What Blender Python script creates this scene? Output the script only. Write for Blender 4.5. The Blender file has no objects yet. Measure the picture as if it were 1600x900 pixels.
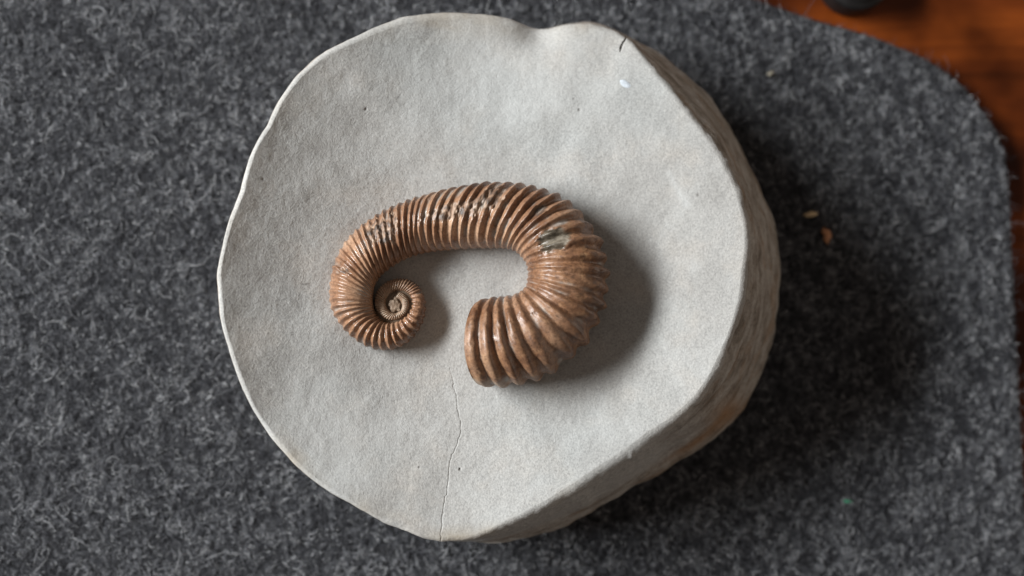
import bpy, math, random
import numpy as np
from mathutils import Vector, Matrix

random.seed(7)
rng = np.random.default_rng(11)
S = bpy.context.scene
COL = S.collection

# ------------------------------------------------------------------ camera
K = 1.6e-4                 # metres per photo pixel on the stone's top
HT = 0.045                 # height of the stone's rim above the mat
DIST = 0.315
LENS = 36.0 * DIST / (1600 * K)
TILT = math.radians(6.0)
d = Vector((math.sin(TILT) * 0.8, math.sin(TILT) * 0.6, -math.cos(TILT)))
zc = -d
xc = Vector((0, 1, 0)).cross(zc).normalized()
yc = zc.cross(xc).normalized()
cpos = Vector((0, 0, HT)) - d * DIST
cam = bpy.data.cameras.new('camera')
co = bpy.data.objects.new('camera', cam)
COL.objects.link(co)
M = Matrix((xc, yc, zc)).transposed().to_4x4()
M.translation = cpos
co.matrix_world = M
cam.sensor_width = 36.0
cam.lens = LENS
cam.clip_start = 0.01
cam.clip_end = 50
cam.dof.use_dof = True
cam.dof.focus_distance = DIST - 0.002
cam.dof.aperture_fstop = 5.6
S.camera = co

# ------------------------------------------------------------------ light
w = bpy.data.worlds.new('World')
S.world = w
w.use_nodes = True
w.node_tree.nodes['Background'].inputs['Color'].default_value = (1.0, 0.86, 0.76, 1)
w.node_tree.nodes['Background'].inputs['Strength'].default_value = 0.155

AZ = math.radians(14)      # shadows run to the right and a little down
EL = math.radians(31.5)
ld = Vector((-math.cos(AZ) * math.cos(EL), math.sin(AZ) * math.cos(EL), math.sin(EL)))
L = bpy.data.lights.new('window_light', 'AREA')
L.shape = 'RECTANGLE'
L.size = 0.90
L.size_y = 0.18
L.energy = 6.5
L.color = (0.965, 0.99, 1.0)
lo = bpy.data.objects.new('window_light', L)
COL.objects.link(lo)
lo.location = ld * 1.25
L.spread = math.radians(64)
lo.rotation_euler = (Vector((-0.20, 0.07, 0.0)) - lo.location).to_track_quat('-Z', 'Y').to_euler()

# light coming back from the far side of the room, low and warm
F = bpy.data.lights.new('room_light', 'AREA')
F.shape = 'RECTANGLE'
F.size, F.size_y = 1.6, 0.45
F.energy = 4.5
F.color = (1.0, 0.86, 0.72)
fl = bpy.data.objects.new('room_light', F)
COL.objects.link(fl)
fd = Vector((math.cos(math.radians(8)) * math.cos(math.radians(10)), math.sin(math.radians(8)) * math.cos(math.radians(10)), math.sin(math.radians(10))))
fl.location = fd * 1.9
fl.rotation_euler = (-fd).to_track_quat('-Z', 'Y').to_euler()

S.view_settings.view_transform = 'Standard'
S.view_settings.look = 'None'
S.view_settings.exposure = 0.0
S.view_settings.gamma = 1.0
S.render.resolution_x, S.render.resolution_y = 1024, 576

# ------------------------------------------------------------------ helpers
xa, ya, za = (np.array(v) for v in (xc, yc, zc))
ca = np.array(cpos)


def at(p, z):
    """photo pixel(s) -> point(s) in the place at height z"""
    p = np.asarray(p, float)
    z = np.broadcast_to(np.asarray(z, float), p.shape[:-1])
    u = (p[..., 0] - 800) * K / DIST
    v = -(p[..., 1] - 450) * K / DIST
    r = u[..., None] * xa + v[..., None] * ya - za
    t = (z - ca[2]) / r[..., 2]
    return ca + r * t[..., None]


def hsh(i, j, k, seed):
    n = (i * 374761393 + j * 668265263 + k * 2147483647 + seed * 974711) & 0xFFFFFFFF
    n = ((n ^ (n >> 13)) * 1274126177) & 0xFFFFFFFF
    n = ((n ^ (n >> 16)) * 2246822519) & 0xFFFFFFFF
    return ((n ^ (n >> 15)) & 0xFFFF) / 65535.0


def vnoise(x, y, z=None, seed=0):
    x = np.asarray(x, float)
    y = np.asarray(y, float)
    z = np.zeros_like(x) if z is None else np.asarray(z, float)
    i, j, k = (np.floor(a).astype(np.int64) for a in (x, y, z))
    f, g, h = x - i, y - j, z - k
    f, g, h = (a * a * a * (a * (a * 6 - 15) + 10) for a in (f, g, h))
    out = 0
    for a in (0, 1):
        for b in (0, 1):
            for c in (0, 1):
                wgt = (f if a else 1 - f) * (g if b else 1 - g) * (h if c else 1 - h)
                out = out + wgt * hsh(i + a, j + b, k + c, seed)
    return out * 2 - 1


def fbm(x, y, z=None, seed=0, octv=4):
    s, a = 0, 1.0
    for o in range(octv):
        q = 2.03 ** o
        s = s + a * vnoise(x * q, y * q, None if z is None else z * q, seed + o * 17)
        a *= 0.5
    return s / 1.9


def polydist(px, py, pts):
    best = np.full(px.shape, 1e9)
    for (x0, y0), (x1, y1) in zip(pts[:-1], pts[1:]):
        dx, dy = x1 - x0, y1 - y0
        t = np.clip(((px - x0) * dx + (py - y0) * dy) / (dx * dx + dy * dy), 0, 1)
        best = np.minimum(best, np.hypot(px - x0 - t * dx, py - y0 - t * dy))
    return best


def grid_normals(P, wrap):
    """smooth normals of a (rows, cols, 3) grid, columns wrapping round"""
    if wrap:
        du = np.roll(P, -1, 1) - np.roll(P, 1, 1)
    else:
        du = np.gradient(P, axis=1)
    dv = np.gradient(P, axis=0)
    n = np.cross(du, dv)
    l = np.linalg.norm(n, axis=2, keepdims=True)
    return n / np.maximum(l, 1e-15)


def mesh_from(name, verts, quads, mat, parent=None, normals=None, attrs=None, tris=None):
    me = bpy.data.meshes.new(name)
    nq = len(quads)
    nt = 0 if tris is None else len(tris)
    me.vertices.add(len(verts))
    me.vertices.foreach_set('co', np.ascontiguousarray(verts, np.float32).ravel())
    loops = np.concatenate([np.asarray(quads, np.int32).ravel()] + ([np.asarray(tris, np.int32).ravel()] if nt else []))
    me.loops.add(len(loops))
    me.loops.foreach_set('vertex_index', loops.astype(np.int32))
    me.polygons.add(nq + nt)
    st = np.concatenate([np.arange(nq) * 4, nq * 4 + np.arange(nt) * 3]).astype(np.int32)
    me.polygons.foreach_set('loop_start', st)
    me.update(calc_edges=True)
    me.validate()
    me.polygons.foreach_set('use_smooth', np.ones(len(me.polygons), bool))
    for k, v in (attrs or {}).items():
        a = me.attributes.new(k, 'FLOAT', 'POINT')
        a.data.foreach_set('value', np.ascontiguousarray(v, np.float32))
    if normals is not None:
        me.normals_split_custom_set_from_vertices(np.asarray(normals, float).tolist())
    me.materials.append(mat)
    o = bpy.data.objects.new(name, me)
    COL.objects.link(o)
    if parent:
        o.parent = parent
    return o


def grid_piece(name, P, N, r0, r1, mat, parent, wrap=True, attrs=None, strips=None, origin=(0, 0, 0), flip=False):
    """rows r0..r1 of the grid P as one mesh; strips = rows whose strip to the next row is kept"""
    cols = P.shape[1]
    rows = np.arange(r0, r1 + 1)
    strips = rows[:-1] if strips is None else np.asarray(strips)
    j = np.arange(cols if wrap else cols - 1)
    jn = (j + 1) % cols
    a = ((strips - r0)[:, None] * cols + j[None]).ravel()
    b = ((strips - r0)[:, None] * cols + jn[None]).ravel()
    c, e = b + cols, a + cols
    q = np.stack([a, e, c, b] if flip else [a, b, c, e], 1)
    used = np.unique(q)
    mp = np.full((r1 - r0 + 1) * cols, -1)
    mp[used] = np.arange(len(used))
    Pf, Nf = P[r0:r1 + 1].reshape(-1, 3), N[r0:r1 + 1].reshape(-1, 3)
    fn = np.cross(Pf[q[:, 2]] - Pf[q[:, 0]], Pf[q[:, 3]] - Pf[q[:, 1]])
    if (fn * Nf[q[:, 0]]).sum() < 0:
        q = q[:, ::-1]
    V = Pf[used] - np.array(origin)
    n = N[r0:r1 + 1].reshape(-1, 3)[used]
    at_ = {k: v[r0:r1 + 1].reshape(-1)[used] for k, v in (attrs or {}).items()}
    return mesh_from(name, V, mp[q], mat, parent, n, at_)


def tag(o, label=None, cat=None, group=None, kind=None):
    for k, v in (('label', label), ('category', cat), ('group', group), ('kind', kind)):
        if v:
            o[k] = v
    return o


class NT:
    """small helper for building node materials"""

    def __init__(self, name):
        self.m = bpy.data.materials.new(name)
        self.m.use_nodes = True
        self.t = self.m.node_tree
        self.b = self.t.nodes['Principled BSDF']
        self.tc = self.t.nodes.new('ShaderNodeTexCoord').outputs['Object']

    def n(self, typ, **kw):
        x = self.t.nodes.new('ShaderNode' + typ)
        for k, v in kw.items():
            if hasattr(x, k) and k not in x.inputs:
                setattr(x, k, v)
            else:
                self.set(x.inputs[k], v)
        return x

    def set(self, sock, v):
        if isinstance(v, bpy.types.NodeSocket):
            self.t.links.new(v, sock)
        else:
            sock.default_value = v

    def noise(self, scale, detail=4, rough=0.6, vec=None, dist=0.0):
        x = self.n('TexNoise')
        self.set(x.inputs['Vector'], vec or self.tc)
        for k, v in (('Scale', scale), ('Detail', detail), ('Roughness', rough), ('Distortion', dist)):
            x.inputs[k].default_value = v
        return x.outputs['Fac']

    def scaled(self, s, rot=(0, 0, 0)):
        x = self.n('Mapping')
        self.set(x.inputs['Vector'], self.tc)
        x.inputs['Scale'].default_value = s
        x.inputs['Rotation'].default_value = rot
        return x.outputs['Vector']

    def ramp(self, fac, stops):
        x = self.n('ValToRGB')
        self.set(x.inputs['Fac'], fac)
        els = x.color_ramp.elements
        while len(els) < len(stops):
            els.new(0.5)
        for e, (p, c) in zip(els, stops):
            e.position = p
            e.color = (*c, 1) if len(c) == 3 else c
        return x.outputs['Color']

    def mix(self, fac, a, b, mode='MIX'):
        x = self.n('Mix', data_type='RGBA', blend_type=mode)
        self.set(x.inputs[0], fac)
        for s, v in ((x.inputs[6], a), (x.inputs[7], b)):
            self.set(s, (*v, 1) if isinstance(v, tuple) and len(v) == 3 else v)
        return x.outputs[2]

    def math(self, op, a, b=0.0, clamp=False):
        x = self.n('Math', operation=op, use_clamp=clamp)
        self.set(x.inputs[0], a)
        self.set(x.inputs[1], b)
        return x.outputs[0]

    def attr(self, name):
        x = self.n('Attribute')
        x.attribute_name = name
        return x.outputs['Fac']

    def bump(self, h, strength, dist, prev=None):
        x = self.n('Bump')
        self.set(x.inputs['Height'], h)
        x.inputs['Strength'].default_value = strength
        x.inputs['Distance'].default_value = dist
        if prev:
            self.set(x.inputs['Normal'], prev)
        return x.outputs['Normal']

    def out(self, **kw):
        for k, v in kw.items():
            k = {'color': 'Base Color', 'rough': 'Roughness', 'spec': 'Specular IOR Level', 'normal': 'Normal'}.get(k, k)
            self.set(self.b.inputs[k], (*v, 1) if isinstance(v, tuple) and len(v) == 3 else v)
        return self.m


# ------------------------------------------------------------------ materials
def mat_stone():
    t = NT('pale_limestone')
    big = t.noise(38, 4, 0.6)
    c = t.ramp(big, [(0.25, (0.345, 0.335, 0.320)), (0.5, (0.395, 0.388, 0.372)), (0.75, (0.430, 0.428, 0.415))])
    warm = t.ramp(t.noise(75, 3, 0.6), [(0.52, (0, 0, 0)), (0.72, (1, 1, 1))])
    c = t.mix(t.math('MULTIPLY', warm, 0.30), c, (0.44, 0.385, 0.33))
    cool = t.ramp(t.noise(22, 3, 0.5, vec=t.scaled((1, 1.4, 1))), [(0.5, (0, 0, 0)), (0.7, (1, 1, 1))])
    c = t.mix(t.math('MULTIPLY', cool, 0.35), c, (0.37, 0.395, 0.395))
    gr = t.noise(1900, 3, 0.75)
    c = t.mix(0.7, c, t.ramp(gr, [(0.3, (0.60, 0.60, 0.60)), (0.5, (1, 1, 1)), (0.70, (1.30, 1.30, 1.28))]), 'MULTIPLY')
    c = t.mix(t.math('MULTIPLY', t.attr('rind'), 0.8), c, (0.33, 0.275, 0.20))
    c = t.mix(t.math('MULTIPLY', t.attr('dirt'), 0.85), c, (0.06, 0.05, 0.042))
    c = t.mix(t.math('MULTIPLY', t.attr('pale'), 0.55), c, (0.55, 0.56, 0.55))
    b = t.bump(t.noise(600, 4, 0.7), 0.16, 0.0005)
    b = t.bump(gr, 0.55, 0.0003, b)
    return t.out(color=c, rough=0.92, spec=0.15, normal=b)


def mat_side():
    t = NT('weathered_limestone_side')
    v = t.scaled((1, 1, 3.2))
    c = t.ramp(t.noise(120, 5, 0.65, vec=v), [(0.33, (0.20, 0.172, 0.142)), (0.5, (0.37, 0.34, 0.302)), (0.68, (0.51, 0.49, 0.455))])
    rust = t.ramp(t.noise(70, 4, 0.65, vec=v), [(0.52, (0, 0, 0)), (0.64, (1, 1, 1))])
    c = t.mix(t.math('MULTIPLY', rust, 0.45), c, (0.28, 0.17, 0.09))
    c = t.mix(t.math('MULTIPLY', t.attr('rust'), 0.8), c, (0.34, 0.19, 0.09))
    c = t.mix(t.math('MULTIPLY', t.attr('chisel'), 0.85), c, (0.46, 0.46, 0.445))
    gr = t.noise(1300, 3, 0.7)
    c = t.mix(0.6, c, t.ramp(gr, [(0.3, (0.6, 0.6, 0.6)), (0.5, (1, 1, 1)), (0.75, (1.3, 1.3, 1.3))]), 'MULTIPLY')
    b = t.bump(t.noise(330, 5, 0.7, vec=v), 0.8, 0.0012)
    return t.out(color=c, rough=0.9, spec=0.15, normal=b)


def mat_shell():
    t = NT('brown_fossil_shell')
    c = t.ramp(t.noise(95, 4, 0.6), [(0.32, (0.150, 0.072, 0.040)), (0.5, (0.275, 0.150, 0.088)), (0.70, (0.405, 0.255, 0.165))])
    c = t.mix(t.math('MULTIPLY', t.attr('ochre'), 0.75), c,
              t.ramp(t.noise(330, 4, 0.7), [(0.38, (0.075, 0.033, 0.016)), (0.53, (0.22, 0.105, 0.046)), (0.66, (0.38, 0.22, 0.112))]))
    sp = t.ramp(t.noise(1150, 4, 0.8), [(0.33, (0.45, 0.42, 0.40)), (0.5, (1, 1, 1)), (0.70, (1.30, 1.28, 1.25))])
    c = t.mix(0.85, c, sp, 'MULTIPLY')
    pale = t.math('MULTIPLY', t.attr('pale'), 0.85)
    c = t.mix(t.math('MULTIPLY', t.attr('umber'), 0.75), c, t.ramp(t.noise(500, 4, 0.7), [(0.35, (0.060, 0.031, 0.018)), (0.65, (0.155, 0.082, 0.045))]))
    c = t.mix(pale, c, t.ramp(t.noise(420, 4, 0.7), [(0.35, (0.25, 0.17, 0.11)), (0.65, (0.56, 0.45, 0.34))]))
    c = t.mix(t.math('MULTIPLY', t.attr('matrix'), 0.75), c, t.ramp(t.noise(800, 3, 0.7), [(0.3, (0.22, 0.20, 0.175)), (0.7, (0.40, 0.375, 0.34))]))
    c = t.mix(t.attr('bare'), c, t.ramp(t.noise(260, 4, 0.7, vec=t.scaled((1, 2.2, 1), (0, 0, 0.35))), [(0.36, (0.045, 0.036, 0.025)), (0.52, (0.13, 0.108, 0.080)), (0.68, (0.28, 0.245, 0.195))]))
    c = t.mix(t.math('MULTIPLY', t.attr('stain'), 0.85), c, (0.055, 0.040, 0.030))
    r = t.n('MapRange')
    t.set(r.inputs['Value'], t.noise(170, 5, 0.72))
    r.inputs['From Min'].default_value = 0.3
    r.inputs['From Max'].default_value = 0.7
    r.inputs['To Min'].default_value = 0.13
    r.inputs['To Max'].default_value = 0.55
    rr = t.math('ADD', r.outputs['Result'], t.math('MULTIPLY', t.attr('ochre'), 0.16), True)
    rr = t.math('ADD', rr, t.math('MULTIPLY', t.attr('bare'), -0.12), True)
    rr = t.math('ADD', rr, t.math('MULTIPLY', t.attr('gloss'), -0.13), True)
    rr = t.math('ADD', rr, t.math('MULTIPLY', t.attr('broken'), 0.34), True)
    rr = t.math('MAXIMUM', rr, t.math('ADD', t.math('MULTIPLY', t.attr('bare'), 0.14), 0.13))
    b = t.bump(t.noise(900, 4, 0.7), 0.35, 0.00035)
    return t.out(color=c, rough=rr, spec=0.55, normal=b)


def mat_simple(name, stops, scale, rough, spec=0.3, bump=0.3, bdist=0.0003):
    t = NT(name)
    n = t.noise(scale, 4, 0.65)
    return t.out(color=t.ramp(n, stops), rough=rough, spec=spec, normal=t.bump(n, bump, bdist))


def mat_felt():
    t = NT('charcoal_felt')
    g = t.noise(560, 5, 0.65, dist=0.6)
    c = t.ramp(g, [(0.34, (0.02, 0.02, 0.022)), (0.5, (0.085, 0.086, 0.092)), (0.64, (0.22, 0.223, 0.235))])
    return t.out(color=c, rough=1.0, spec=0.05, normal=t.bump(g, 1.0, 0.004))


def mat_fibre():
    t = NT('felt_fibre')
    c = t.ramp(t.attr('tint'), [(0.0, (0.027, 0.027, 0.031)), (0.35, (0.071, 0.073, 0.081)), (0.65, (0.162, 0.166, 0.181)), (0.88, (0.42, 0.425, 0.44)), (1.0, (0.60, 0.61, 0.62))])
    return t.out(color=c, rough=0.75, spec=0.15)


def mat_wood():
    t = NT('varnished_orange_wood')
    v = t.scaled((9, 48, 9), (0, 0, math.radians(-38)))
    g = t.noise(1.0, 6, 0.62, vec=v, dist=0.8)
    c = t.ramp(g, [(0.28, (0.045, 0.010, 0.002)), (0.46, (0.105, 0.022, 0.004)), (0.62, (0.18, 0.040, 0.006)), (0.8, (0.27, 0.070, 0.010))])
    big = t.ramp(t.noise(30, 3, 0.5), [(0.38, (0.30, 0.26, 0.26)), (0.64, (1.3, 1.3, 1.3))])
    c = t.mix(0.8, c, big, 'MULTIPLY')
    return t.out(color=c, rough=0.30, spec=0.2, normal=t.bump(g, 0.1, 0.0003))


STONE, SIDE, SHELL, FELT, FIBRE, WOOD = mat_stone(), mat_side(), mat_shell(), mat_felt(), mat_fibre(), mat_wood()

# ------------------------------------------------------------------ table and mat
ZT = -0.0042


def sheet(name, x0, x1, y0, y1, z, mat):
    v = [(x0, y0, z), (x1, y0, z), (x1, y1, z), (x0, y1, z), (x0, y0, z - .03), (x1, y0, z - .03), (x1, y1, z - .03), (x0, y1, z - .03)]
    q = [(0, 1, 2, 3), (7, 6, 5, 4), (0, 4, 5, 1), (1, 5, 6, 2), (2, 6, 7, 3), (3, 7, 4, 0)]
    o = mesh_from(name, np.array(v), np.array(q), mat)
    o.data.polygons.foreach_set('use_smooth', np.zeros(6, bool))
    return o


tag(sheet('tabletop', -0.75, 0.55, -0.45, 0.45, ZT, WOOD), 'varnished orange brown wooden tabletop under the felt mat', 'table', kind='structure')

edge_px = [(1187, 0), (1275, 30), (1325, 43), (1369, 57), (1415, 75), (1462, 98), (1500, 125), (1533, 163), (1560, 203), (1575, 243),
           (1580, 287), (1582, 333), (1583.5, 400), (1587, 433), (1591, 549), (1598, 678)]
ew = at(edge_px, 0.0)[:, :2]
v0 = (ew[0] - ew[3]); v0 /= np.linalg.norm(v0)
v1 = (ew[-1] - ew[-4]); v1 /= np.linalg.norm(v1)
# the mat runs on out of the frame, to rounded corners like the one in view
c_tl, c_br = ew[0] + v0 * 0.36, ew[-1] + v1 * 0.20
c_bl = c_tl + (c_br - ew[8]) * 1.0 + np.array([-0.02, -0.12])
outl = list(map(tuple, ew))


def corner(p, a, b, r=0.035):
    p, a, b = map(np.array, (p, a, b))
    ua = (a - p) / np.linalg.norm(a - p)
    ub = (b - p) / np.linalg.norm(b - p)
    s, e = p + ua * r, p + ub * r
    return [tuple((1 - t) ** 2 * s + 2 * t * (1 - t) * p + t * t * e) for t in np.linspace(0, 1, 8)]


outl += corner(c_br, ew[-1], c_bl) + corner(c_bl, c_br, c_tl) + corner(c_tl, c_bl, ew[0])
OUT = np.array(outl)


def resample(P, step):
    P = np.vstack([P, P[:1]])
    s = np.r_[0, np.cumsum(np.linalg.norm(np.diff(P, axis=0), axis=1))]
    n = int(s[-1] / step)
    u = np.linspace(0, s[-1], n, endpoint=False)
    return np.stack([np.interp(u, s, P[:, i]) for i in (0, 1)], 1)


OUTR = resample(OUT, 0.002)
for _ in range(3):
    OUTR = 0.25 * np.roll(OUTR, 1, 0) + 0.5 * OUTR + 0.25 * np.roll(OUTR, -1, 0)
tn = np.roll(OUTR, -1, 0) - np.roll(OUTR, 1, 0)
tn /= np.linalg.norm(tn, axis=1, keepdims=True)
nin = np.stack([tn[:, 1], -tn[:, 0]], 1)
if np.dot(nin[0], OUTR.mean(0) - OUTR[0]) < 0:
    nin = -nin
wob = (fbm(OUTR[:, 0] * 260, OUTR[:, 1] * 260, seed=5) * 0.00014)[:, None]
E = OUTR + nin * wob
rows = []
for ins, z in ((0.0004, ZT + 0.0001), (0.0, ZT + 0.0012), (0.0, -0.0013), (0.0004, -0.0005), (0.0012, -0.0001), (0.003, 0.0)):
    rows.append(np.c_[E + nin * ins, np.full(len(E), z)])
V = np.vstack(rows)
n = len(E)
q = []
jj = np.arange(n); jn = (jj + 1) % n
for r in range(len(rows) - 1):
    q.append(np.stack([r * n + jj, r * n + jn, (r + 1) * n + jn, (r + 1) * n + jj], 1))
V = np.vstack([V, [*E.mean(0), 0.0]])
tri = np.stack([(len(rows) - 1) * n + jj, (len(rows) - 1) * n + jn, np.full(n, len(V) - 1)], 1)
mat_o = mesh_from('felt_mat', V, np.vstack(q), FELT, tris=tri)
import bmesh
bm = bmesh.new(); bm.from_mesh(mat_o.data)
bmesh.ops.recalc_face_normals(bm, faces=bm.faces)
bm.to_mesh(mat_o.data); bm.free()
tag(mat_o, 'charcoal grey felt mat with rounded corner lying on the wood under the stone', 'mat')


def inside(P, poly):
    x, y = P[:, 0], P[:, 1]
    r = np.zeros(len(P), bool)
    for (x0, y0), (x1, y1) in zip(poly, np.roll(poly, -1, 0)):
        if y0 != y1:
            c = (y0 > y) != (y1 > y)
            r ^= c & (x < (x1 - x0) * (y - y0) / (y1 - y0) + x0)
    return r


# ------------------------------------------------------------------ the stone
CEN = np.array([775.0, 435.0])
sil = [(600, 34), (627, 24), (650, 21), (690, 17.5), (720, 17), (750, 19.5), (790, 25), (815, 31), (830, 36), (843, 38.5), (858, 37), (880, 32),
       (905, 29.5), (925, 29.5), (945, 34), (965, 43), (985, 53), (1010, 70), (1050, 97), (1077, 120), (1107, 150), (1133, 187), (1157, 230),
       (1177, 273), (1191, 307), (1209, 351), (1217, 396), (1218.5, 449), (1215.5, 493), (1207, 533), (1195, 569), (1183, 597), (1160, 640),
       (1130, 673), (1100, 697), (1067, 717), (1027, 741), (990, 761), (940, 790), (890, 817), (852, 829), (815, 840), (790, 846), (765, 849.5),
       (727, 851), (690, 849.5), (665, 844), (640, 833), (620, 826), (603, 820), (573, 802), (547, 787), (520, 772), (487, 750), (460, 727),
       (430, 693), (403, 657), (383, 620), (367, 580), (357, 550), (345, 507), (340, 463), (338, 427), (342, 403), (350, 367), (360, 333),
       (373, 300), (393, 237), (417, 192), (433, 158), (463, 115), (487, 93), (507, 78), (537, 62), (573, 45)]
rim = [(600, 34), (627, 24), (650, 21), (690, 17.5), (720, 17), (750, 19.5), (790, 25), (815, 31.5), (830, 37), (843, 40), (858, 40), (880, 36),
       (905, 35), (925, 36), (945, 41), (968, 50), (985, 61), (1003, 77), (1035, 113), (1067, 151), (1090, 181), (1117, 215), (1142, 256),
       (1163, 298), (1174, 345), (1177, 385), (1172, 430), (1168, 467), (1157, 507), (1144, 543), (1127, 584), (1102, 626), (1067, 660),
       (1027, 691), (990, 719), (945, 749), (890, 784), (840, 807), (795, 826), (765, 838), (735, 845), (690, 848), (665, 843.5), (640, 833),
       (620, 826), (603, 820), (573, 802), (547, 787), (520, 772), (487, 750), (460, 727),
       (430, 693), (403, 657), (383, 620), (367, 580), (357, 550), (345, 507), (340, 463), (338, 427), (342, 403), (350, 367), (360, 333),
       (373, 300), (393, 237), (417, 192), (433, 158), (463, 115), (487, 93), (507, 78), (537, 62), (573, 45)]


def polar(pts):
    p = np.array(pts, float) - CEN
    a = np.arctan2(p[:, 1], p[:, 0])
    r = np.hypot(p[:, 0], p[:, 1])
    o = np.argsort(a)
    a, r = a[o], r[o]
    return np.r_[a - 2 * np.pi, a, a + 2 * np.pi], np.tile(r, 3)


# angles, closer together where the long crack and the short crack run
dens = lambda a: 1 + 3.2 * np.exp(-((a - 1.77) / 0.17) ** 2) + 2.0 * np.exp(-((a + 1.07) / 0.06) ** 2)
aa = np.linspace(-np.pi, np.pi, 20001)
cum = np.r_[0, np.cumsum(dens(0.5 * (aa[1:] + aa[:-1])))]
NTH = 1500
TH = np.interp(np.linspace(0, cum[-1], NTH, endpoint=False), cum, aa)


def smooth_polar(pts):
    a, r = polar(pts)
    f = np.interp(np.linspace(-2 * np.pi, 2 * np.pi, 4001), a, r)
    k = np.hanning(15); k /= k.sum()
    f = np.convolve(np.pad(f, 7, mode='edge'), k, 'valid')
    return np.interp(TH, np.linspace(-2 * np.pi, 2 * np.pi, 4001), f)


RR, SS = smooth_polar(rim), smooth_polar(sil)
SS = np.maximum(SS, RR)
DIR = np.stack([np.cos(TH), np.sin(TH)], 1)
jag = fbm(DIR[:, 0] * 14, DIR[:, 1] * 14, seed=3) * 1.6
RR = RR + jag * 0.4
gap = SS - RR
flare = 1 / (1 + np.exp(-(gap - 9) / 3))         # where the side shows
ZS = HT * 0.40
DISH = 0.0095
# how far the rim stands up round the face: low at the top of the picture
_a = np.radians([-180, -150, -120, -95, -70, -40, 0, 45, 90, 135, 180])
_f = np.array([1.45, 1.4, 0.75, -0.22, -0.22, 0.50, 0.95, 0.95, 0.72, 0.80, 1.45])
RISE = np.interp(TH, _a, _f)
_k = np.hanning(181); _k /= _k.sum()
RISE = np.convolve(np.r_[RISE[-90:], RISE, RISE[:90]], _k, 'valid')
rimw = at(CEN + DIR * RR[:, None], HT - DISH * (1 - RISE))
silw = at(CEN + DIR * (SS - 9 * (1 - flare) + flare * jag)[:, None], ZS)
cenw = at(CEN, HT)


def top_z(t, px, py):
    rise = np.interp(np.arctan2(py - CEN[1], px - CEN[0]), TH, RISE)
    z = HT - DISH + DISH * rise * np.maximum(t, 0) ** 2.4
    z = z + 0.00055 * fbm(px / 130, py / 130, seed=21, octv=3) + 0.00015 * fbm(px / 38, py / 38, seed=22, octv=3)
    z = z + 0.00005 * fbm(px / 8, py / 8, seed=23, octv=2)
    return z


NT_ = 330
tt = 1 - (1 - np.linspace(0.004, 1, NT_)) ** 1.12
er = (0.0010 + 0.0012 * flare + 0.0011 * np.exp(-((TH + 1.75) / 0.5) ** 2) + 0.0016 * np.exp(-((TH - 0.95) / 0.45) ** 2) + 0.0005 * fbm(DIR[:, 0] * 5, DIR[:, 1] * 5, seed=9))   # rounding of the rim
Rm = np.linalg.norm(rimw - cenw, axis=1)
te = 1 - er / Rm
T = tt[:, None] * te[None]
PX = CEN[0] + T * RR * DIR[:, 0]
PY = CEN[1] + T * RR * DIR[:, 1]
top = cenw + T[..., None] * (rimw - cenw)[None]
Zt = top_z(T, PX, PY)
# hollows and chips of the rim
chip = np.exp(-((PX - 843) / 34) ** 2 - ((PY - 42) / 30) ** 2)
Zt -= 0.0026 * chip
Zt -= 0.0008 * np.exp(-((PX - 1172) / 5) ** 2 - ((PY - 437) / 4) ** 2)
crack = [(703, 556), (704, 580), (709, 597), (713, 615), (716, 640), (722, 662), (721, 678), (716, 694), (711, 707), (703, 724), (701, 736), (702, 750),
         (699, 768), (696, 785), (693, 803), (690, 822), (688, 836), (690, 845)]
dc = polydist(PX + 1.6 * vnoise(PX / 6, PY / 6, seed=4), PY, crack)
fade = np.clip((PY - 560) / 40, 0, 1)
wdt = 0.62 + 0.35 * vnoise(PX / 20, PY / 20, seed=6)
dirt = fade * np.exp(-(dc / wdt) ** 2) * 0.30
Zt -= 0.00012 * fade * np.exp(-(dc / 0.9) ** 2)
ck2 = [(981, 60), (974, 66), (971, 73), (969, 81)]
d2 = polydist(PX, PY, ck2)
w2 = np.interp(PY, [60, 66, 75, 81], [0.7, 1.1, 1.9, 0.5])
g2 = np.exp(-(d2 / np.maximum(w2, 0.3)) ** 3)
dirt = np.maximum(dirt, g2 * 0.7)
Zt -= 0.0007 * g2
for (x, y, r, dep) in ((720, 736, 1.8, .0004), (571, 165, 2.0, .0003), (409, 278, 1.6, .0002), (1169, 439, 2.2, .0008), (1093, 303, 2.0, .0002),
                       (905, 173, 2.2, .0002), (897, 156, 1.5, .0002), (655, 733, 1.4, .0002)):
    g = np.exp(-((PX - x) ** 2 + (PY - y) ** 2) / r ** 2)
    dirt = np.maximum(dirt, g * 0.8)
    Zt -= dep * g
sc = polydist(PX, PY, [(467, 442), (477, 440)])
dirt = np.maximum(dirt, 0.75 * np.exp(-(sc / 1.2) ** 2))
top[..., 2] = Zt
rind = np.clip((T - 0.93) / 0.06, 0, 1) * np.clip(0.45 + 0.9 * fbm(PX / 60, PY / 60, seed=31), 0, 1)
upper = np.clip((70 - PY) / 35, 0, 1) * np.clip(0.5 + fbm(PX / 40, PY / 18, seed=32), 0, 1)
rind = np.maximum(rind * np.clip((PY - 500) / 200, 0.15, 1), upper * 0.55)
pale = np.clip(fbm(PX / 45, PY / 45, seed=33) * 1.2 - 0.1, 0, 1) * 0.6 + 0.75 * np.clip(1.15 - np.hypot((PX - 760) / 190, (PY - 130) / 85) + 0.5 * fbm(PX / 50, PY / 50, seed=34), 0, 1) + 0.5 * np.clip(1.1 - np.hypot((PX - 500) / 120, (PY - 690) / 110) + 0.6 * fbm(PX / 50, PY / 50, seed=35), 0, 1) + 0.8 * np.exp(-polydist(PX, PY, [(1048, 268), (1058, 290), (1076, 318)]) / 5)
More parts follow.
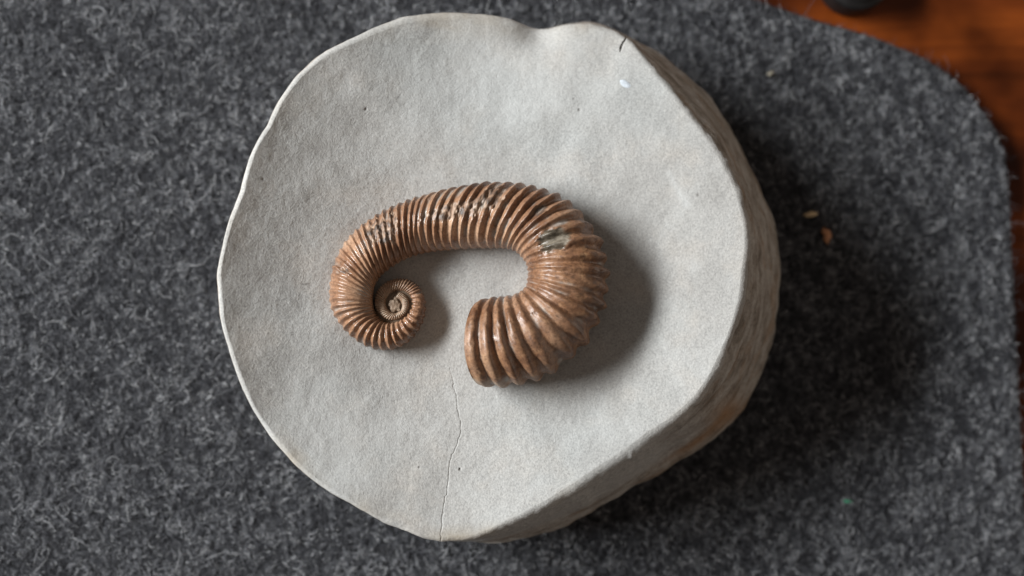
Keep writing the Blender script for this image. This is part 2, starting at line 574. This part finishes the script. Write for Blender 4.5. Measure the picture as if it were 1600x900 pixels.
# the rounded rim, then the rough side, then the underside
rowsP, rowsD = [], []
zr = Zt[-1]
NR = 10
for i in range(1, NR + 1):
    a = i / NR * math.pi / 2
    f = te + (1 - te) * math.sin(a)
    p = cenw + f[:, None] * (rimw - cenw)
    p[:, 2] = zr - er * (1 - math.cos(a))
    rowsP.append(p)
NF = 64
base = rowsP[-1]
for i in range(1, NF + 1):
    s = i / NF
    p = base + (silw - base) * s
    # slightly bellied on the flared side
    sa = s ** (1 / (1 + 0.35 * 1))
    p[:, 2] = base[:, 2] + (ZS - base[:, 2]) * (flare * s ** 1.15 + (1 - flare) * s)
    rowsP.append(p)
bas2 = rowsP[-1]
ctr = np.array([cenw[0], cenw[1], 0])
for i in range(1, 15):
    s = i / 14
    p = bas2.copy()
    p[:, 2] = ZS * (1 - s) - 0.0004 * s
    k = 1 - 0.045 * s ** 2
    p[:, :2] = ctr[:2] + (bas2[:, :2] - ctr[:2]) * k
    rowsP.append(p)
low = np.array(rowsP)
nl = len(low)
# relief of the side: along-the-edge striations and facets
per = np.cumsum(np.r_[0, np.linalg.norm(np.diff(rimw[:, :2], axis=0), axis=1)]) * 1000
px3 = low[..., 0] * 1000
py3 = low[..., 1] * 1000
pz3 = low[..., 2] * 1000
rel = 0.9 * fbm(px3 / 14, py3 / 14, pz3 / 5, seed=41, octv=4) + 0.35 * fbm(px3 / 6, py3 / 6, pz3 / 1.4, seed=45, octv=3)
amt = np.clip((np.arange(nl) - 2) / 14, 0, 1)[:, None] * 0.0011 * (0.35 + 0.65 * flare)[None]
outw = np.zeros_like(low)
dd = rimw - cenw
outw[..., :2] = (dd[:, :2] / np.linalg.norm(dd[:, :2], axis=1, keepdims=True))[None]
low += outw * (rel * amt)[..., None]
low[..., 2] += fbm(px3 / 5, py3 / 5, seed=47, octv=3) * np.clip((np.arange(nl) - 1) / 5, 0, 1)[:, None] * np.clip((nl - 18 - np.arange(nl)) / 8, 0, 1)[:, None] * 0.0005
crm = fbm(px3 / 2.2, py3 / 2.2, pz3 / 2.2, seed=48, octv=3) * np.exp(-((np.arange(nl) - 8) / 7.0) ** 2)[:, None] * np.clip((np.arange(nl) - 1) / 4, 0, 1)[:, None] * (0.15 + 0.85 * flare)[None] * 0.00042
low += outw * crm[..., None]
low[..., 2] += crm * 0.6
low[-1, :, 2] = -0.0004
ALL = np.concatenate([top, low])
NRM = -grid_normals(ALL, True)
if NRM[50, 50, 2] < 0:
    NRM = -NRM
nr = ALL.shape[0]
lr = np.linspace(0, 1, nl)[:, None]
ang = np.broadcast_to(TH[None], (nl, NTH))
rust = np.exp(-((ang - np.arctan2(648 - 435, 1138 - 775)) / 0.07) ** 2) * np.exp(-((lr - 0.62) / 0.2) ** 2) + 0.9 * np.exp(-((ang - 0.70) / 0.10) ** 2) * np.exp(-((lr - 0.66) / 0.10) ** 2)
chisel = np.clip((ang - 0.55) / 0.3, 0, 1) * np.clip((2.2 - ang) / 0.4, 0, 1) * np.clip((0.66 - lr) / 0.2, 0, 1)
zero = np.zeros((nl, NTH))
atr = {
    'dirt': np.concatenate([dirt, dirt[-1:] * (np.exp(-np.arange(nl) / 12.0))[:, None]]),
    'rind': np.concatenate([rind, np.repeat(rind[-1:], nl, 0)]),
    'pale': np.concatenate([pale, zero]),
    'rust': np.concatenate([np.zeros_like(T), rust]),
    'chisel': np.concatenate([np.zeros_like(T), chisel]),
}
org = np.array([cenw[0], cenw[1], 0.0])
slab = bpy.data.objects.new('stone_slab', None)
COL.objects.link(slab)
slab.location = org
tag(slab, 'rounded pale grey stone slab with dished face lying on the felt mat', 'stone')
SPL = NT_ + 6                       # the top face keeps half of the rounded rim
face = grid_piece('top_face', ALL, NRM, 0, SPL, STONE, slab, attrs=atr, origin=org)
side = grid_piece('rough_side', ALL, NRM, SPL, nr - 1, SIDE, slab, attrs=atr, origin=org)
# close the middle of the top face (hidden under nothing: a tiny fan)
for o, fan_row in ((face, 0),):
    bm = bmesh.new(); bm.from_mesh(o.data)
    bm.verts.ensure_lookup_table()
    ring = [bm.verts[i] for i in range(NTH)]
    c = bm.verts.new(tuple(sum((v.co for v in ring), Vector()) / NTH))
    for i in range(NTH):
        f = bm.faces.new((ring[i], ring[(i + 1) % NTH], c)); f.smooth = True
    bmesh.ops.recalc_face_normals(bm, faces=[f for f in bm.faces])
    bm.to_mesh(o.data); bm.free()


def surf(p):
    """height of the stone's face at photo pixel(s)"""
    p = np.asarray(p, float)
    q = p - CEN
    a = np.arctan2(q[..., 1], q[..., 0])
    r = np.hypot(q[..., 0], q[..., 1])
    t = r / np.interp(a, TH, RR)
    return top_z(t, p[..., 0], p[..., 1])


def blob(name, px, z, rx, ry, h, rot, mat, parent=None, origin=None, seed=0, nu=28, nv=9, rough=0.25):
    """an uneven rounded flake lying at a photo pixel"""
    c = at(px, z)
    th = np.linspace(0, 2 * np.pi, nu, endpoint=False)
    P = []
    for i in range(nv):
        f = math.sin(i / (nv - 1) * math.pi / 2 * 1.25 + 0.02)
        zz = math.cos(i / (nv - 1) * math.pi / 2 * 1.25)
        rr = f * (1 + rough * vnoise(np.cos(th) * 2.2, np.sin(th) * 2.2, np.full(nu, i * 0.25), seed))
        x, y = rr * rx * np.cos(th), rr * ry * np.sin(th)
        P.append(np.stack([x * math.cos(rot) - y * math.sin(rot), x * math.sin(rot) + y * math.cos(rot),
                           np.full(nu, zz * h) + h * 0.25 * vnoise(x / rx * 2, y / ry * 2, seed=seed + 3)], 1))
    P = np.array(P)
    N = grid_normals(P, True)
    if N[nv // 2, 0, 2] < 0:
        N = -N
    o = grid_piece(name, P, N, 0, nv - 1, mat, parent)
    o.location = c - (np.array(origin) if origin is not None else 0)
    return o


WHITE = mat_simple('white_chip', [(0.3, (0.46, 0.50, 0.54)), (0.7, (0.60, 0.65, 0.70))], 900, 0.7)
blob('white_chip', (977.5, 131), surf((977.5, 131)) + 0.00003, 0.00150, 0.00085, 0.00022, math.radians(-35), WHITE, slab, org, seed=3)

# ------------------------------------------------------------------ the ammonite: inner and outer ends of each rib, from the mouth to the core
PAIRS = [((757, 468), (764, 603)), ((772, 465), (788, 603)), ((783, 464), (815, 597)), ((794, 462), (840, 590)), ((806, 459), (866, 577)),
         ((814, 455), (893, 554)), ((820, 450), (914, 533)), ((823, 444), (930, 502)), ((824, 437), (940, 477)), ((825, 429), (945.5, 453)),
         ((825, 421), (946, 428)), ((823, 413), (943, 403)), ((819.5, 406), (937, 379)), ((814, 399.5), (924, 356)), ((808.5, 394.5), (909, 335)),
         ((802, 391), (891, 318)), ((795, 389), (872, 306)), ((787, 388), (854, 298.5)), ((778, 387.5), (836, 294)), ((767, 388), (818, 290)),
         ((754, 388), (800, 288)), ((740, 388), (783, 287)), ((726, 389), (766, 287.3)), ((712, 390), (749.5, 289.3)), ((700, 391), (732, 292)),
         ((689, 392), (714, 295)), ((679, 393), (697, 298.5)), ((669, 394.5), (682, 302)), ((659, 397), (667, 305)), ((650, 399), (652, 309)),
         ((641, 402), (638, 313.5)), ((632, 406), (625, 318)), ((623, 411), (612, 323)), ((614, 416.5), (600, 329)), ((606, 422), (588, 336.5)),
         ((599, 428), (577, 344)), ((594, 433.5), (566, 351)), ((590, 439), (556, 359)), ((587, 444), (546.5, 368.5)), ((585.5, 449), (538, 379)),
         ((584.5, 453), (531, 391)), ((584, 457), (525, 404)), ((583.5, 461), (520, 417)), ((583, 465), (517, 430)), ((583, 468), (515, 443)),
         ((583, 471), (514, 456)), ((583, 474), (514.5, 469)), ((583.5, 477.5), (517, 482)), ((584.5, 481), (522, 493.5)), ((586, 485), (529, 504.5)),
         ((588, 489), (538, 515)), ((590, 492.5), (548, 525)), ((593, 496), (559, 534)), ((596, 499), (572, 541)), ((600, 501.5), (586, 546)),
         ((604, 503), (600, 548)), ((609, 504), (614, 546.5)), ((615, 503.5), (627, 541.5)), ((621, 502), (638, 535)), ((627, 498.5), (648, 526)),
         ((632.5, 493.5), (655.5, 515)), ((636.5, 488), (661, 504)), ((639, 482.5), (664.5, 493)), ((641, 477), (666, 482)), ((641, 471), (665, 471)),
         ((640, 465.5), (662.5, 461)), ((637, 461), (658, 451.5)), ((633, 457.5), (651, 443)), ((627.5, 455.5), (642, 437.5)),
         ((621.5, 455), (631, 434.5)), ((616, 456), (620, 435)), ((611, 458.5), (610, 437.5)), ((607.5, 461.5), (601, 441.5)), ((605, 465), (594, 447.5)),
         ((603.5, 468.5), (588.5, 455)), ((602.5, 472.5), (585.5, 464)), ((603, 477), (585, 473)), ((604.5, 481), (586.5, 481.5)), ((607, 484.5), (590.5, 489)),
         ((610, 487), (596.5, 495)), ((613.5, 489), (604, 499)), ((617, 489.5), (612, 500.5)), ((620.5, 489), (620, 499.5)), ((623.5, 487), (627.5, 496)),
         ((626, 484.5), (633.5, 491)), ((627.5, 481), (637.5, 485)), ((628, 477.5), (639.5, 478.5)), ((627.5, 474), (639.5, 472)), ((626, 470.5), (637.5, 466)),
         ((623.5, 468), (634, 461)), ((620.5, 466.5), (629, 457.5)), ((617, 466), (623, 456))]
PA = np.array(PAIRS, float)
NP = len(PA)
sm = PA.copy()
sm[1:-1] = 0.25 * PA[:-2] + 0.5 * PA[1:-1] + 0.25 * PA[2:]
sm[:12] = PA[:12]
PA = sm
BUL = np.interp(np.arange(NP), [0, 1, 2, 3, 4, 5, 6, 7, 11, 12.5, 14, 16, 18, 20, 24, 27, 29, 31, 34, 38, 42, 47, 51, 55, 60, 64, 91],
                [28, 25, 22, 16, 12, 7, 2, 0, -3, -12, -15, -14, -18, -22, -22, -20, -12, -7, -4, 0, 2, 3, 8, 7, 4, 0, 0])


def catmull(A, x):
    n = len(A)
    i = np.clip(np.floor(x).astype(int), 0, n - 2)
    t = (x - i).reshape((-1,) + (1,) * (A.ndim - 1))
    ext = np.concatenate([2 * A[:1] - A[1:2], A, 2 * A[-1:] - A[-2:-1]])
    p0, p1, p2, p3 = ext[i], ext[i + 1], ext[i + 2], ext[i + 3]
    return 0.5 * (2 * p1 + (p2 - p0) * t + (2 * p0 - 5 * p1 + 4 * p2 - p3) * t ** 2 + (3 * p1 - p0 - 3 * p2 + p3) * t ** 3)


SUB = 14
prm = np.arange(-SUB // 2, (NP - 1) * SUB + 1) / SUB        # rib number along the shell
IO = catmull(PA, prm)
bul = np.interp(prm, np.arange(NP), BUL)
mid = IO.mean(1)
VV = (IO[:, 1] - IO[:, 0]) / 2
tg = np.gradient(mid, axis=0)
tg /= np.linalg.norm(tg, axis=1, keepdims=True)
half = np.linalg.norm(VV, axis=1)
wid = np.abs(VV[:, 0] * tg[:, 1] - VV[:, 1] * tg[:, 0])     # half width square to the run of the tube
ker = np.hanning(41); ker /= ker.sum()
wid = np.convolve(np.pad(wid, 20, mode='edge'), ker, 'valid')
pdir = np.stack([VV[:, 1], -VV[:, 0]], 1) / half[:, None]
sgn = np.sign((pdir * -tg).sum(1))
pdir *= sgn[:, None]                                        # points towards the mouth
hgt = wid * np.interp(prm, [0, 14, 30, 40, 60, 70], [1.03, 1.03, 1.08, 1.12, 1.08, 1.0])
cen = np.interp(prm, [0, 12, 17, 30, 40, 50], [0.60, 0.60, 0.50, 0.42, 0.35, 0.35]) * wid
cen = np.where(prm < 50, cen, np.interp(prm, [50, 58, 66, 75, 91], [np.interp(50, prm, cen), 16, 18, 22, 25]))
cen = np.convolve(np.pad(cen, 20, mode='edge'), ker, 'valid')
NC = 72
ph = np.linspace(0, 2 * np.pi, NC, endpoint=False)
cs, sn = np.cos(ph), np.sin(ph)
XY = mid[:, None] + cs[None, :, None] * VV[:, None]         # photo pixels
XY = XY + (pdir * bul[:, None])[:, None] * (np.clip(sn, 0, 1)[None, :, None])
zup = cen[:, None] + hgt[:, None] * np.clip(sn, 0, 1)[None]
zlo = cen[:, None] * (1 + 1.25 * np.clip(sn, -1, 0)[None])
ZP = np.where(sn[None] >= 0, zup, zlo) * K
# rib relief
fr = np.where(prm <= 66, prm, 66 + 2 * (prm - 66))
broad = np.clip((14.5 - prm) / 3, 0, 1)

G3 = np.concatenate([XY * K, ZP[..., None]], 2)
step = np.linalg.norm(np.gradient(G3, axis=0), axis=2) * SUB / np.where(prm <= 66, 1, 2)[:, None]   # rib spacing in metres
k2 = np.hanning(31); k2 /= k2.sum()
step = np.apply_along_axis(lambda a: np.convolve(np.pad(a, 15, mode='edge'), k2, 'valid'), 0, step)
amp = np.minimum(step, 0.0034) * np.interp(prm, [0, 12, 16, 30, 38, 60, 66, 91], [0.33, 0.36, 0.50, 0.50, 0.42, 0.40, 0.34, 0.30])[:, None]
PH, PR = np.meshgrid(ph, prm)
CSI = np.cos(PH)
FR = fr[:, None] + 0.13 * fbm(CSI * 1.5, np.sin(PH) * 1.5, PR * 0.45, seed=64, octv=3) + 0.05 * fbm(CSI * 5, np.sin(PH) * 5, PR * 1.1, seed=65, octv=2)
BR = broad[:, None]
prof = (0.5 + 0.5 * np.cos(2 * np.pi * FR)) ** np.interp(prm, [0, 12, 16, 30, 38, 60, 66, 91], [0.65, 0.8, 1.5, 1.5, 1.2, 1.1, 0.9, 0.9])[:, None]
# ribs fork towards the inside of the hook
fork = np.clip((PR - 3.5) / 2, 0, 1) * np.clip((15 - PR) / 2, 0, 1) * np.clip((-0.25 - CSI) / 0.35, 0, 1)
prof = prof * (1 - 0.22 * fork) + 0.22 * fork * np.abs(np.cos(2 * np.pi * FR)) ** 0.8
each = 1 + 0.30 * np.interp(prm, np.arange(NP), rng.normal(0, 1, NP).clip(-1.5, 1.5))
amp = amp * each[:, None] * (np.interp(prm, [0, 13, 17, 66, 72], [0.62, 0.72, 0.38, 0.42, 0.6])[:, None] * (1 - np.clip(np.sin(PH), 0, 1) ** 0.7) + np.clip(np.sin(PH), 0, 1) ** 0.7)
nick = np.clip((fbm(CSI * 9, np.sin(PH) * 9, PR * 2.1, seed=67, octv=3) - 0.28) * 4, 0, 1) * (np.sin(PH) > 0)
amp = amp * (1 - 0.5 * nick)
nz = fbm(np.cos(PH) * 2.2, np.sin(PH) * 2.2, PR * 0.9, seed=61)
nzf = fbm(np.cos(PH) * 7, np.sin(PH) * 7, PR * 2.6, seed=62)
nzr = fbm(XY[..., 0] / 5.5, XY[..., 1] / 5.5, ZP / K / 5.5, seed=68, octv=3)
hook = np.clip((PR - 0.8) / 1.5, 0, 1) * np.clip((13.2 - PR) / 1.5, 0, 1)
outer = np.clip((np.cos(PH) - 0.35) / 0.4, 0, 1)
smear = np.clip((PR - 5.5) / 2, 0, 1) * np.clip((14 - PR) / 2, 0, 1) * np.clip((np.cos(PH) + 0.15) / 0.4, 0, 1) * np.clip(0.75 + nz, 0, 1)
amp = amp * (1 + 0.25 * nz) * (1 - 0.28 * smear) * np.where(PR > 66, 1.35, 1)
knob = hook * outer * np.clip(prof - 0.3, 0, 1)
wear = lambda x0, x1, c0, c1, ed=0.35: (1 / (1 + np.exp(-(PR - x0 + 0.9 * nz) / ed))) * (1 / (1 + np.exp((PR - x1 + 0.9 * nz) / ed))) * \
    (1 / (1 + np.exp(-(np.cos(PH) - c0 + 0.25 * nzf) / 0.06))) * (1 / (1 + np.exp((np.cos(PH) - c1 + 0.25 * nzf) / 0.06))) * (np.sin(PH) > 0)
def zone(x, y, rx, ry, rot, edge=0.10):
    """a ragged patch on the upper side of the shell, round a photo pixel"""
    dx, dy = XY[..., 0] - x, XY[..., 1] - y
    c_, s_ = math.cos(rot), math.sin(rot)
    e = np.hypot((dx * c_ + dy * s_) / rx, (-dx * s_ + dy * c_) / ry) + 0.30 * nzr + 0.25 * fbm(XY[..., 0] / 16, XY[..., 1] / 16, seed=72, octv=2)
    return np.clip((1 - e) / edge, 0, 1) * (sn[None] > 0.05) * (PR < 45)


bare = zone(861, 380, 27, 17, math.radians(-12))
crust = np.clip(zone(864, 378, 43, 31, math.radians(-12), 0.3) - bare, 0, 1)
brk = np.maximum.reduce([zone(596, 366, 27, 22, 0.3), zone(612, 352, 8, 24, 0.2), zone(720, 333, 62, 13, math.radians(-13)), zone(765, 312, 26, 12, math.radians(-40)),
                         zone(540, 425, 8, 6, 0.5), zone(838, 335, 16, 7, -0.5)])
relief = amp * (prof - 0.55)
relief = relief * (1 - 0.1 * bare) * (1 - 0.45 * brk) + crust * (0.00022 + nzr * 0.0005) + brk * nzr * 0.00065 - bare * 0.0002 - brk * 0.00022
relief += knob * (0.00085 + 0.0009 * nz) + hook * (np.sin(PH) > -0.3) * nzr * 0.00014 + smear * nzr * 0.00022 + 0.00005 * nzr
vn = VV / half[:, None]
OFF = np.concatenate([cs[None, :, None] * vn[:, None], np.broadcast_to(sn[None, :, None], (len(prm), NC, 1))], 2)
base_z = surf(mid)
kb = np.hanning(61); kb /= kb.sum()
base_z = np.convolve(np.pad(base_z, 30, mode='edge'), kb, 'valid')
W = at(XY, (base_z + cen * K)[:, None] + 0 * ZP)
W[..., 2] = base_z[:, None] + ZP
W[..., 0] += OFF[..., 0] * relief
W[..., 1] -= OFF[..., 1] * relief
W[..., 2] += OFF[..., 2] * relief * np.where(sn[None] > 0, 1, 0.5)
AN = grid_normals(W, True)
ctr3 = W.mean(1, keepdims=True)
if ((W - ctr3) * AN).sum() < 0:
    AN = -AN
nz9 = fbm(XY[..., 0] / 30, XY[..., 1] / 30, ZP / K / 30, seed=71, octv=3)
umber = np.clip((PR - 3) / 2, 0, 1) * np.clip((15.5 - PR) / 2, 0, 1) * np.clip(CSI * 1.2 + 0.2, 0, 1) * np.clip(0.5 + nz9 * 1.6 + nzr * 0.8, 0, 1)
matrix = np.clip((0.42 - prof) * 3, 0, 1) * np.clip(nz9 * 3 - 0.35, 0, 1) * (np.sin(PH) > -0.1)
stain = 0.45 * nick * np.clip(nzf * 2 + 0.6, 0, 1) + np.clip(brk * np.clip(nzr * 2.6 + 0.55, 0, 1), 0, 1) + 0.55 * np.clip((PR - 57) / 2, 0, 1) * np.clip((71 - PR) / 3, 0, 1) * (np.cos(PH) > 0.1) * np.clip(0.25 + nz * 2, 0, 1)
fat = {
    'ochre': np.clip((15.5 - PR) / 4, 0, 1) * np.clip(0.55 + 0.35 * np.cos(PH) + 0.5 * nz, 0, 1),
    'pale': np.clip((PR - 66) / 8, 0, 1) * np.clip(0.75 + nz, 0, 1) + 0.7 * brk * np.clip(-0.05 - nzr * 2.5, 0, 1) + 0.8 * np.clip((3.5 - PR) / 2, 0, 1) * (np.cos(PH) > 0.85) * np.clip(nz + .4, 0, 1),
    'bare': bare,
    'matrix': matrix,
    'umber': umber,
    'broken': brk,
    'gloss': np.clip((PR - 16) / 4, 0, 1) * np.clip((66 - PR) / 4, 0, 1),
    'stain': stain,
}
AORG = np.array(at((740, 470), surf((740, 470))))
amm = bpy.data.objects.new('ammonite_fossil', None)
COL.objects.link(amm)
amm.location = AORG
tag(amm, 'ribbed brown hook shaped ammonite fossil with a small coil on the stone face', 'fossil')
sections = [('body_chamber', -0.5, 13.5), ('shaft', 13.5, 37.5), ('outer_whorl', 37.5, 66.5)]
row = lambda p: int(round((p + 0.5) * SUB))
hw = 5                                    # a rib keeps five strips each side of its crest, the furrow the rest
for name, p0, p1 in sections:
    r0, r1 = row(p0), row(p1)
    crest = [row(k) for k in range(int(math.ceil(p0)), int(math.floor(p1)) + 1)]
    keep = [r for r in range(r0, r1) if not any(c - hw <= r < c + hw for c in crest)]
    prt = grid_piece(name, W, AN, r0, r1, SHELL, amm, attrs=fat, strips=keep, origin=AORG)
    for c in crest:
        grid_piece('rib', W, AN, c - hw, c + hw, SHELL, prt, attrs=fat, origin=AORG)
grid_piece('inner_coil', W, AN, row(66.5), len(prm) - 1, SHELL, amm, attrs=fat, origin=AORG)
# the mouth, filled in behind its lip
lipc = W[0].mean(0)
cap = []
for i in range(9):
    f = 1 - i / 8.3
    c = W[0] * f + lipc * (1 - f)
    push = at(mid[0] + pdir[0] * 6 * math.sqrt(max(0, 1 - f * f)), lipc[2]) - at(mid[0], lipc[2])
    cap.append(c + push)
cap = np.array(cap)
cap += (fbm(cap[..., 0] * 900, cap[..., 1] * 900, cap[..., 2] * 900, seed=70) * 0.0003)[..., None] * np.linspace(0, 1, 9)[:, None, None]
CN = grid_normals(cap, True)
if (CN[4].mean(0)[:2] * np.array([pdir[0][0], -pdir[0][1]])).sum() < 0:
    CN = -CN
grid_piece('mouth_fill', cap, CN, 0, 8, mat_simple('mouth_fill', [(0.3, (0.16, 0.10, 0.065)), (0.7, (0.30, 0.21, 0.15))], 500, 0.7), amm, origin=AORG)
CORE = mat_simple('core_calcite', [(0.3, (0.15, 0.095, 0.06)), (0.5, (0.28, 0.20, 0.14)), (0.7, (0.42, 0.325, 0.24))], 700, 0.55, 0.4, 0.7, 0.0005)
zc0 = base_z[-1] + cen[-1] * K
FILL = mat_simple('coil_sediment', [(0.3, (0.13, 0.09, 0.06)), (0.7, (0.30, 0.235, 0.175))], 600, 0.85, 0.2, 0.6, 0.0005)
blob('coil_sediment', (618, 478), base_z[-1] + 20.5 * K, 0.0054, 0.0046, 0.0006, 0.0, FILL, amm, AORG, seed=12, nu=48, nv=12, rough=0.08)
blob('core', (616.5, 477.5), zc0 + 0.0002, 0.0017, 0.00175, 0.0006, 0.3, CORE, amm, AORG, seed=8, nu=40, nv=12, rough=0.4)

# ------------------------------------------------------------------ fibres of the felt
NFB, NPT = 420000, 5
lo_, hi_ = at((-130, 1010), 0.0), at((1700, -110), 0.0)
px = rng.uniform([lo_[0], lo_[1]], [hi_[0], hi_[1]], (NFB, 2))
ok = inside(px, E + nin * 0.0014) & ~inside(px, ctr[:2] + (silw[::6, :2] - ctr[:2]) * 0.93)
px = px[ok]
nf = len(px)
ln = rng.gamma(3.0, 0.0004, nf) + 0.0007
ln[rng.random(nf) < 0.07] *= 2.8
hd = rng.uniform(0, 2 * np.pi, nf)
cv = rng.normal(0, 1.5, nf)
P = np.zeros((nf, NPT, 3))
tuft = np.clip(fbm(px[:, 0] * 620, px[:, 1] * 620, seed=81, octv=3) * 1.5 + 0.42 + 0.15 * fbm(px[:, 0] * 90, px[:, 1] * 90, seed=82, octv=2), 0, 1)
x, y, h = px[:, 0].copy(), px[:, 1].copy(), hd.copy()
zb = rng.uniform(0.0, 0.0007, nf)
zh = rng.uniform(0.0001, 0.0011, nf) * (0.35 + tuft)
for k in range(NPT):
    P[:, k, 0], P[:, k, 1] = x, y
    P[:, k, 2] = zb * 0.5 + zh * np.sin(np.pi * k / (NPT - 1)) + rng.normal(0, 0.00008, nf)
    h = h + cv * (1 + rng.normal(0, 0.5, nf)) * 0.55
    x = x + np.cos(h) * ln / (NPT - 1)
    y = y + np.sin(h) * ln / (NPT - 1)
hc = bpy.data.hair_curves.new('fibre')
hc.add_curves([NPT] * nf)
hc.attributes['position'].data.foreach_set('vector', P.astype(np.float32).ravel())
ra = hc.attributes.get('radius') or hc.attributes.new('radius', 'FLOAT', 'POINT')
rad = (rng.uniform(0.000020, 0.000055, nf))[:, None] * np.array([0.6, 1, 1, 0.9, 0.4])[None]
ra.data.foreach_set('value', rad.astype(np.float32).ravel())
ti = hc.attributes.new('tint', 'FLOAT', 'CURVE')
tv = np.clip(rng.beta(1.5, 2.6, nf) + 0.62 * (tuft - 0.5), 0, 0.97)
tv[rng.random(nf) < 0.012] = 1.0
ti.data.foreach_set('value', tv.astype(np.float32))
hc.materials.append(FIBRE)
fo = bpy.data.objects.new('fibre', hc)
COL.objects.link(fo)
fo.parent = mat_o
fo['kind'] = 'stuff'

# ------------------------------------------------------------------ crumbs on the mat, and the black cap on the wood
def crumb(name, px, rx, ry, h, rot, c0, c1, label, seed, group=None):
    m = mat_simple(name, [(0.35, c0), (0.65, c1)], 1500, 0.8)
    tag(blob(name, px, 0.0013, rx, ry, h, rot, m, seed=seed, nu=14, nv=6, rough=0.5), label, 'crumb', 'crumbs on the felt mat')


crumb('tan_crumb', (1267, 334), 0.0021, 0.0010, 0.0008, 0.05, (0.50, 0.36, 0.20), (0.68, 0.52, 0.33), 'pale tan crumb lying flat on the mat right of the stone', 4)
crumb('brown_crumb', (1291, 367), 0.0011, 0.0022, 0.0008, 0.25, (0.38, 0.17, 0.085), (0.52, 0.26, 0.14), 'reddish brown wedge crumb just below the pale tan crumb', 5)
crumb('green_fleck', (1325, 783), 0.0013, 0.0005, 0.0004, -0.2, (0.05, 0.24, 0.14), (0.08, 0.34, 0.20), 'tiny green fleck on the dark mat below the stone', 6)
crumb('grey_speck', (1204, 115), 0.0009, 0.0007, 0.0005, 0.4, (0.20, 0.18, 0.14), (0.30, 0.28, 0.22), 'tiny pale speck on the mat near its upper edge', 7)

BLACK = mat_simple('black_plastic', [(0.3, (0.008, 0.007, 0.007)), (0.7, (0.013, 0.012, 0.012))], 300, 0.5, 0.3, 0.05)
cc = at((1337, -33), ZT + 0.006)
r0 = 56 * K * 1.12
prf = [(0.0, 0.0115), (0.55, 0.0115), (0.72, 0.0110), (0.80, 0.0098), (0.84, 0.0092), (0.95, 0.0088), (1.0, 0.0078), (1.0, 0.002), (0.97, 0.0004), (0.9, 0.0)]
th = np.linspace(0, 2 * np.pi, 64, endpoint=False)
CP = np.array([np.stack([max(f, 0.002) * r0 * np.cos(th), max(f, 0.002) * r0 * np.sin(th), np.full(64, z)], 1) for f, z in prf])
CNn = grid_normals(CP, True)
if CNn[1, 0, 2] < 0:
    CNn = -CNn
cap_o = grid_piece('round_cap', CP, CNn, 0, len(prf) - 1, BLACK, None)
cap_o.location = (cc[0], cc[1], ZT)
tag(cap_o, 'black round object on the orange wood at the top edge', 'cap')
